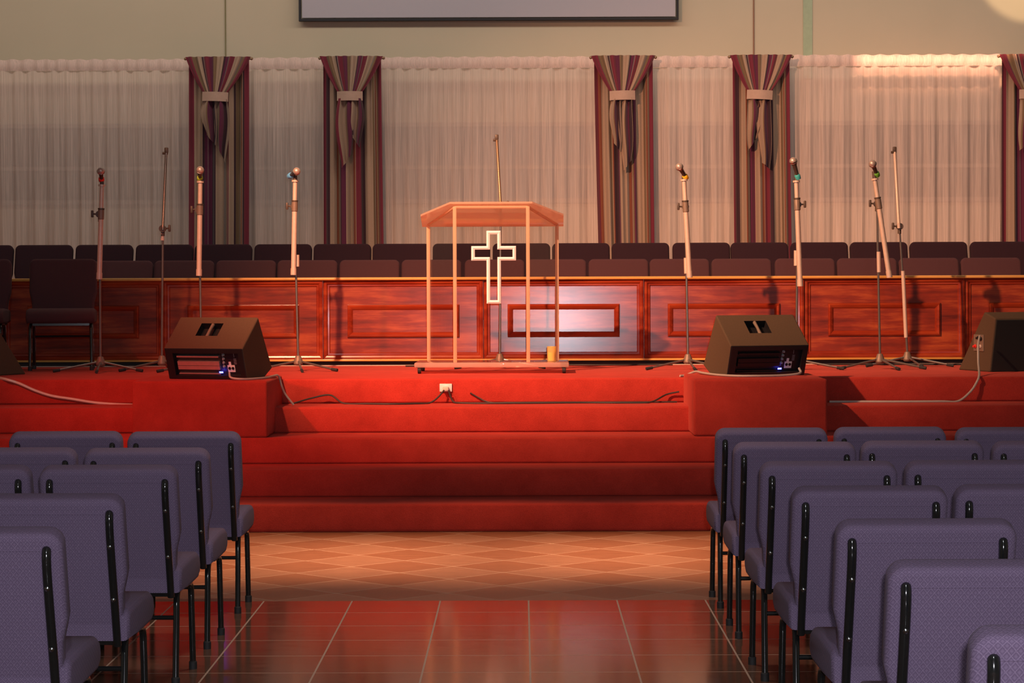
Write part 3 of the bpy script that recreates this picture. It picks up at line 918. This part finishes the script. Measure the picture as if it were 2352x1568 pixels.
# ------------------------------------------------------------------ microphone stands and microphones
def stand(label, base_u, base_v, Y, clutch, boom_top, boom_bot, legs, sleeve=None, tape=None, mic=None, boom_col='boom', top_r=0.018):
    """clutch, boom ends: photo pixels at distance Y (boom a little nearer). legs: angles in degrees."""
    bx = at(base_u, 830, Y)[0]
    t = thing('microphone_stand', label, 'microphone stand', (bx, Y, S), 0, 'microphone stands on the stage')
    def loc(u, v, y=0.0):
        x, z = at(u, v, Y + y)
        return Vector((x - bx, y, z - S))
    # tripod
    MB().lathe([(0.010, 0.115), (0.020, 0.112), (0.026, 0.095), (0.034, 0.075), (0.036, 0.055), (0.026, 0.042), (0.014, 0.04)], 16).build('base_hub', 'hub', t)
    for a in legs:
        a = R(a); d = Vector((math.cos(a), math.sin(a), 0)); ln = 0.33
        lg = MB().tube([d * 0.02 + Vector((0, 0, 0.072)), d * ln + Vector((0, 0, 0.014))], 0.008, 10).build('leg', 'pole', t)
        MB().tube([d * (ln - 0.03) + Vector((0, 0, 0.0185)), d * (ln + 0.022) + Vector((0, 0, 0.0115))], 0.0115, 10).build('rubber_foot', 'rubber', lg)
    c = loc(*clutch, 0.0)
    MB().tube([(0, 0, 0.10), c * 0.5 + Vector((0, 0, 0.05)), c], [0.0095, 0.0085, 0.0075], 10).build('pole', 'pole', t)
    if sleeve:
        a = loc(*sleeve[0]); b = loc(*sleeve[1])
        MB().tube([a, b], 0.015, 12).build('height_clutch', 'boom', t)
    if tape:
        a = loc(*tape[0]); b = loc(*tape[1])
        MB().tube([a, a.lerp(b, 0.3), a.lerp(b, 0.31), a.lerp(b, 0.7), a.lerp(b, 0.71), b], [0.0135, 0.0135, 0.011, 0.011, 0.0135, 0.0135], 12).build('pole_sleeve', 'tape', t)
    # clutch body and its knob
    mb = MB().tube([c + Vector((0, -0.030, 0)), c + Vector((0, 0.018, 0))], [0.026, 0.024], 14)
    mb.tube([c + Vector((0, 0, -0.055)), c + Vector((0, 0, 0.01))], 0.014, 12)
    cl = mb.build('boom_clutch', 'clutch', t)
    s = -1 if clutch[0] <= base_u else 1
    mb = MB().tube([c + Vector((0, -0.01, 0.0)), c + Vector((s * 0.05, -0.015, 0.003))], 0.006, 8)
    mb.box(c + Vector((s * 0.052, -0.015, 0.003)), (0.018, 0.020, 0.052), 0.005)
    mb.build('clutch_knob', 'clutch', cl)
    a = loc(*boom_top, -0.03); b = loc(*boom_bot, -0.03)
    d = (b - a).normalized(); L = (b - a).length
    m = c + Vector((0, -0.03, 0)); k = max(0.05, min(0.97, (m - a).dot(d) / L))
    bm_ = MB().tube([a, a.lerp(b, k - 0.04), a.lerp(b, k - 0.035), a.lerp(b, min(1, k + 0.05)), b], [top_r * 0.92, top_r * 0.92, top_r * 1.08, top_r * 1.05, top_r * 1.05], 14)
    bo = bm_.build('boom', boom_col, t)
    if mic:
        MB().tube([a.lerp(b, k - 0.05), a.lerp(b, k - 0.045), a.lerp(b, k + 0.05), a.lerp(b, k + 0.055)], [top_r * 1.15, top_r * 1.3, top_r * 1.3, top_r * 1.1], 14).build('boom_sleeve', 'hub', bo)
        MB().tube([a.lerp(b, k - 0.065), a.lerp(b, k - 0.05)], top_r * 1.4, 14).build('clamp_ring', 'clutch', bo)
    if mic:
        MB().tube([a - d * 0.002, a + d * 0.012], 0.026, 14).build('boom_collar', boom_col, bo)
        MB().tube([a - d * 0.055, a], [0.012, 0.016], 12).build('microphone_clip', 'clutch', t)
        MB().tube([b - d * 0.045, b + d * 0.004], top_r * 1.22, 14).build('counterweight', boom_col, bo)
    else:
        mb = MB().box(a - d * 0.01, (0.028, 0.028, 0.04), 0.006)
        mb.tube([a + Vector((-0.028, 0, 0.0)) + d * 0.012, a + Vector((0.012, 0, 0)) + d * 0.012], 0.010, 10)
        mb.build('boom_tip', 'clutch', bo)
    return t, bx


def microphone(label, head, tail, Y, ydir, band):
    """head and tail are photo pixels of the two ends; ydir says how far the head is in front of the tail (m)."""
    hx, hz = at(*head, Y - 0.03); tx, tz = at(*tail, Y - 0.03)
    a = Vector((hx, Y - 0.03 - ydir, hz)); b = Vector((tx, Y - 0.03, tz))
    t = thing('microphone', label, 'microphone', b, 0, 'microphones on the stands')
    d = a - b; d.normalize()
    q = d.to_track_quat('Z', 'Y').to_matrix().to_4x4()
    L = 0.155
    # origin at the grip end; body up to L-0.05, round mesh head above
    off = Matrix.Translation(a - b) @ q @ Matrix.Translation((0, 0, -L + 0.022))
    MB().lathe([(0.009, 0.0), (0.012, 0.004), (0.013, 0.02), (0.0165, L - 0.062), (0.022, L - 0.048), (0.024, L - 0.044)], 16, off).build('handle', 'mic_body', t)
    prof = [(0.0245, L - 0.045)]
    for k in range(8):
        th = R(-20 + 110 * k / 7); prof.append((max(0.003, 0.0285 * math.cos(th)), L - 0.027 + 0.0285 * math.sin(th)))
    g = MB().lathe(prof, 18, off).build('mesh_head', 'mic_mesh', t)
    MB().lathe([(0.0255, L - 0.038), (0.0298, L - 0.036), (0.0298, L - 0.029), (0.0255, L - 0.027)], 18, off).build('head_ring', 'bolt', g)
    zb = {'red': 0.014, 'lime': 0.014, 'blue': 0.01, 'amber': 0.012, 'teal': 0.0, 'green': 0.012}[band]
    MB().lathe([(0.010, zb - 0.018), (0.020, zb - 0.016), (0.0215, zb - 0.004), (0.0215, zb + 0.014), (0.018, zb + 0.019), (0.012, zb + 0.02)], 16, off).build('colour_ring', 'band_' + band, t)
    return t


ST = [
    # label, base_u, base_v, Y, clutch, boom_top, boom_bot, legs, sleeve, tape
    dict(label='darker microphone stand beside the lone stage chair', base_u=231, base_v=838, Y=17.75, clutch=(229, 492), boom_top=(234, 424), boom_bot=(228, 640), legs=(200, -20, 275), mic=True),
    dict(label='stand with empty boom raised behind the left wedge speaker', base_u=372, base_v=846, Y=17.9, clutch=(374, 525), boom_top=(382, 348), boom_bot=(374, 528), legs=(215, 330, 90), tape=((374, 532), (373, 552)), boom_col='pole', top_r=0.011),
    dict(label='microphone stand directly behind the left wedge speaker, lime ring', base_u=463, base_v=840, Y=17.7, clutch=(457, 482), boom_top=(460, 416), boom_bot=(457, 632), legs=(210, 340, 90), mic=True),
    dict(label='microphone stand between left wedge speaker and pulpit, blue ring', base_u=685, base_v=830, Y=17.8, clutch=(676, 474), boom_top=(678, 414), boom_bot=(674, 630), legs=(205, 330, 280), sleeve=((683, 585), (683, 612)), mic=True),
    dict(label='stand with empty brown boom behind the clear pulpit', base_u=1148, base_v=832, Y=18.1, clutch=(1150, 470), boom_top=(1141, 318), boom_bot=(1150, 474), legs=(195, -12, 88), boom_col='rod', top_r=0.011),
    dict(label='microphone stand right of the pulpit, amber ring', base_u=1580, base_v=822, Y=17.85, clutch=(1574, 475), boom_top=(1571, 412), boom_bot=(1584, 636), legs=(205, 320, 275), sleeve=((1575, 592), (1576, 628)), mic=True),
    dict(label='microphone stand behind the right block wedge speaker', base_u=1829, base_v=838, Y=17.7, clutch=(1832, 470), boom_top=(1829, 415), boom_bot=(1838, 656), legs=(200, 345, 90), sleeve=((1828, 575), (1828, 610)), mic=True),
    dict(label='microphone stand with the boom tilted right, green ring', base_u=2021, base_v=828, Y=17.8, clutch=(2014, 468), boom_top=(2009, 410), boom_bot=(2043, 636), legs=(205, 335, 285), sleeve=((2018, 578), (2019, 625)), mic=True),
    dict(label='pale stand with empty raised boom, rightmost of the stands', base_u=2084, base_v=820, Y=18.25, clutch=(2066, 520), boom_top=(2055, 346), boom_bot=(2065, 524), legs=(200, 340, 280), sleeve=((2074, 622), (2081, 775)), top_r=0.013),
]
for s_ in ST:
    s2 = dict(s_)
    stand(**s2)
MICS = [
    ('dark microphone with a red ring, leftmost on a stand', (237, 393), (233, 412), 17.75, 0.10, 'red'),
    ('microphone with a lime ring above the left wedge speaker', (464, 391), (459, 409), 17.7, 0.10, 'lime'),
    ('microphone with a blue ring left of the pulpit', (685, 394), (667, 403), 17.8, 0.10, 'blue'),
    ('microphone with an amber ring leaning left, right of the pulpit', (1558, 383), (1575, 407), 17.85, 0.08, 'amber'),
    ('microphone with a long bare handle and teal ring', (1820, 369), (1834, 412), 17.7, 0.05, 'teal'),
    ('microphone with a green ring on the tilted boom', (2000, 376), (2014, 400), 17.8, 0.08, 'green'),
]
for a in MICS:
    microphone(*a)

# ------------------------------------------------------------------ clear pulpit
px, _ = at(1131, 850, 17.35); PY = 17.42
t = thing('pulpit', 'clear acrylic pulpit with a white outlined cross on its front', 'pulpit', (px, PY, S), R(-0.8))
b0, b1 = 0.045, 0.080
MB().span((-0.555, -0.26, b0), (0.555, 0.30, b1), 0.008, 2).build('base_plate', 'base_acrylic', t)
for sx in (-1, 1):
    for sy in (-0.22, 0.25):
        w_ = MB().lathe([(0.006, -0.014), (0.026, -0.012), (0.028, 0.0), (0.026, 0.012), (0.006, 0.014)], 14, Matrix.Translation((sx * 0.52, sy, 0.028)) @ Matrix.Rotation(R(90), 4, 'Y'))
        w_.box((sx * 0.52, sy, 0.052), (0.05, 0.03, 0.02), 0.004)
        w_.build('caster', 'rubber', t)
zt_f, zt_r = 1.195, 1.075
fx, rx, fy, ry = 0.263, 0.472, -0.20, 0.16
th = 0.012
MB().span((-fx, fy - th / 2, b1), (fx, fy + th / 2, zt_f)).build('front_panel', 'acrylic', t, smooth=0)
for s in (-1, 1):
    mb = MB(); d = Vector((s * (rx - fx), ry - fy, 0)).normalized(); nn = Vector((-d.y, d.x, 0)) * th / 2
    A = Vector((s * fx, fy, 0)); B_ = Vector((s * rx, ry, 0))
    V = []
    for p, zt in ((A, zt_f), (B_, zt_r)):
        for o_ in (nn, -nn):
            V += [p + o_ + Vector((0, 0, b1)), p + o_ + Vector((0, 0, zt))]
    mb.faces(V, [[0, 1, 5, 4], [2, 3, 7, 6], [0, 1, 3, 2], [4, 5, 7, 6], [1, 3, 7, 5], [0, 2, 6, 4]])
    mb.build('side_panel', 'acrylic', t, smooth=0)
    MB().span((s * fx - 0.013, fy - 0.013, b1), (s * fx + 0.013, fy + 0.013, zt_f + 0.005), 0.003).build('edge_strip', 'acrylic_edge', t)
    MB().span((s * rx - 0.013, ry - 0.010, b1), (s * rx + 0.013, ry + 0.010, zt_r + 0.005), 0.003).build('edge_strip', 'acrylic_edge', t)
    MB().tube([(s * fx, fy, zt_f), (s * rx, ry, zt_r)], 0.011, 8).build('top_rim', 'acrylic_edge', t)
MB().tube([(-fx, fy, zt_f), (fx, fy, zt_f)], 0.011, 8).build('top_rim', 'acrylic_edge', t)
# tilted reading desk: short edge towards the hall and high
ang = math.atan2(zt_f - zt_r, ry - fy)
dm = Matrix.Translation((0, fy - 0.03, zt_f + 0.024)) @ Matrix.Rotation(-ang, 4, 'X')
ol = [(-0.295, 0.0), (0.295, 0.0), (0.52, 0.26), (0.52, 0.49), (-0.52, 0.49), (-0.52, 0.26)]
mb = MB()
V = [dm @ Vector((x, y, 0)) for x, y in ol] + [dm @ Vector((x, y, 0.014)) for x, y in ol]
mb.faces(V, [[5, 4, 3, 2, 1, 0], [6, 7, 8, 9, 10, 11]] + [[i, (i + 1) % 6, 6 + (i + 1) % 6, 6 + i] for i in range(6)])
mb.build('reading_desk', 'desk', t, smooth=0)
MB().box((0, 0.455, 0.022), (0.72, 0.014, 0.03), 0.003, 2, dm).build('book_ledge', 'acrylic_edge', t)
# outlined cross standing off the front panel
s0 = 17.42 / F
def cr(k, w, top, ah, bot, arm):
    return [(-k, top), (k, top), (k, ah[0]), (arm, ah[0]), (arm, ah[1]), (k, ah[1]), (k, bot), (-k, bot), (-k, ah[1]), (-arm, ah[1]), (-arm, ah[0]), (-k, ah[0])]
ccx, cz_top = at(1131, 530, 17.18); _, cz_a = at(1131, 565, 17.18); _, cz_b = at(1131, 598, 17.18); _, cz_bot = at(1131, 697, 17.18)
ccx -= px; cz_top -= S; cz_a -= S; cz_b -= S; cz_bot -= S
outer = cr(0.051, 0, cz_top, (cz_a, cz_b), cz_bot, 0.160)
e = 0.024
inner = cr(0.051 - e, 0, cz_top - e, (cz_a - e, cz_b + e), cz_bot + e, 0.160 - e)
mid = cr(0.051 - e / 2, 0, cz_top - e / 2, (cz_a - e / 2, cz_b + e / 2), cz_bot + e / 2, 0.160 - e / 2)
yb, yf = fy - th / 2, fy - th / 2 - 0.05
V = [Vector((ccx + 0.012 + x, yf, z)) for x, z in outer] + [Vector((ccx + 0.012 + x, yf - 0.008, z)) for x, z in mid] + [Vector((ccx + 0.012 + x, yf, z)) for x, z in inner] \
    + [Vector((ccx + 0.012 + x, yb, z)) for x, z in outer] + [Vector((ccx + 0.012 + x, yb, z)) for x, z in inner]
Fc = []
for i in range(12):
    j = (i + 1) % 12
    Fc += [[i, j, 12 + j, 12 + i], [12 + i, 12 + j, 24 + j, 24 + i], [i, j, 36 + j, 36 + i], [24 + i, 24 + j, 48 + j, 48 + i], [36 + i, 36 + j, 48 + j, 48 + i]]
MB().faces(V, Fc).build('cross', 'cross', t, smooth=0)

# amber cup standing on the pulpit's base
cxp, _ = at(1267, 840, 17.3)
t = thing('amber_cup', 'small amber glass cup with pale top on the pulpit base', 'cup', (cxp, 17.26, S + b1))
MB().lathe([(0.028, 0.0), (0.031, 0.004), (0.034, 0.112), (0.031, 0.112), (0.028, 0.008)], 20).build('glass', 'cup', t)
MB().lathe([(0.026, 0.010), (0.0285, 0.068), (0.0288, 0.070)], 20).build('filling', 'wax', t)

# ------------------------------------------------------------------ cables and the outlet on the top riser
def cable(name, pts, r, mt, label, cat='cable'):
    return tag(MB().tube(spline(pts, 8), r, 8).build(name, mt), label, cat)


ry5 = EDGE[4]; z4 = 4 * RISER
ox, oz = at(1024, 890, ry5)
t = thing('power_outlet', 'white power outlet with a plug on the top stage riser', 'outlet', (ox, ry5, oz))
MB().box((0, -0.006, 0), (0.085, 0.012, 0.055), 0.003).build('outlet_plate', 'outlet', t)
pl = MB().box((0.0, -0.028, -0.006), (0.04, 0.036, 0.03), 0.006).build('plug', 'tape', t)


def tread(u, off=0.12, r=0.006):
    """a point lying on the fourth tread at photo column u."""
    y = ry5 - off
    return Vector((at(u, 925, y)[0], y, z4 + r))


cable('black_cable', [Vector((ox - 0.01, ry5 - 0.05, oz - 0.015)), Vector((ox - 0.06, ry5 - 0.08, oz - 0.07)), tread(985, 0.10), tread(960, 0.14), tread(900, 0.2), tread(845, 0.16), tread(790, 0.10),
      Vector((at(758, 905, ry5 - 0.05)[0], ry5 - 0.05, z4 + 0.06)), Vector((at(715, 918, ry5 - 0.06)[0], ry5 - 0.06, z4 + 0.04)), tread(672, 0.12)], 0.006, 'cable_black',
      'black cord from the outlet running left to the carpeted block')
cable('black_cable', [Vector((ox + 0.02, ry5 - 0.05, oz - 0.015)), Vector((ox + 0.05, ry5 - 0.06, oz - 0.09)), tread(1062, 0.1), tread(1130, 0.15), tread(1250, 0.13), tread(1345, 0.1), tread(1420, 0.14), tread(1490, 0.12),
      Vector((at(1530, 905, ry5 - 0.03)[0], ry5 - 0.03, z4 + 0.055)), Vector((at(1560, 900, ry5 - 0.03)[0], ry5 - 0.03, z4 + 0.075))], 0.006, 'cable_black',
      'black cord from the outlet running right along the tread')
cable('loose_cord', [Vector((at(1080, 902, ry5)[0], ry5 - 0.008, at(1080, 902, ry5)[1])), Vector((at(1098, 912, ry5)[0], ry5 - 0.012, at(1098, 912, ry5)[1])), tread(1125, 0.04), tread(1180, 0.06), tread(1300, 0.05), tread(1440, 0.06), tread(1555, 0.05)],
      0.005, 'cable_black', 'thin dark cord slanting down the riser right of the outlet')


def rz(u, v, off=0.012):
    x, z = at(u, v, ry5 - off)
    return Vector((x, ry5 - off, z))


cable('speaker_cable', [Vector((at(-40, 862, 16.9)[0], 16.9, S + 0.008)), Vector((at(5, 866, 16.45)[0], 16.42, S + 0.008)), rz(40, 879), rz(82, 897), rz(120, 909), rz(165, 916), rz(215, 924), rz(262, 928), rz(310, 930)], 0.010, 'boom',
      'reddish speaker cable drooping down the riser left of the block')
cable('speaker_cable', [Vector((at(2258, 772, 17.0)[0] - 0.02, 17.02, at(2258, 772, 17.0)[1])), Vector((at(2247, 790, 16.9)[0], 16.9, at(2247, 790, 16.9)[1])), Vector((at(2247, 830, 16.75)[0], 16.75, at(2247, 830, 16.75)[1])),
      Vector((at(2249, 858, 16.4)[0], 16.4, S + 0.012)), rz(2243, 878, 0.03), rz(2228, 900, 0.05), tread(2200, 0.08), tread(2160, 0.11), tread(2060, 0.12), tread(1980, 0.1), tread(1905, 0.1)], 0.008, 'cable_grey',
      'grey cable from the big right speaker down to the tread')
g = ZB + 0.009
cable('speaker_cable', [(1.847, 15.925, ZB + 0.05), (1.842, 15.86, ZB + 0.02), (1.72, 15.79, g), (1.52, 15.71, g), (1.385, 15.76, g), (1.29, 15.95, g), (1.225, 16.2, g + 0.002), (1.19, 16.37, g + 0.004), (1.13, 16.48, S + 0.011), (1.09, 16.46, S + 0.009)],
      0.008, 'cable_grey', 'grey cable looped along the front of the right wedge speaker')
xr_ = -1.636
cable('speaker_cable', [(-1.895, 15.515, ZB + 0.05), (-1.88, 15.49, ZB + 0.018), (-1.80, 15.485, g), (-1.72, 15.58, g), (-1.668, 15.75, g), (xr_ - 0.018, 15.90, g + 0.002), (xr_ + 0.012, 15.98, g), (xr_ + 0.03, 16.02, ZB - 0.06), (xr_ + 0.05, 16.06, z4 + 0.08), (xr_ + 0.10, 16.10, z4 + 0.008)],
      0.007, 'cable_grey', 'grey cable from the left wedge speaker over the block side')
cable('stage_cable', [(x, 18.62 + 0.07 * math.sin(x * 2.3) + 0.03 * math.sin(x * 7), S + 0.007) for x in [-0.9 + 0.16 * k for k in range(14)]], 0.006, 'cable_black',
      'thin black cable lying along the rail foot behind the pulpit')
cable('stage_cable', [(x, 18.58 + 0.05 * math.sin(x * 3.1), S + 0.007) for x in [2.3 + 0.16 * k for k in range(11)]], 0.007, 'cable_black',
      'black cable lying along the rail foot behind the two right stands')
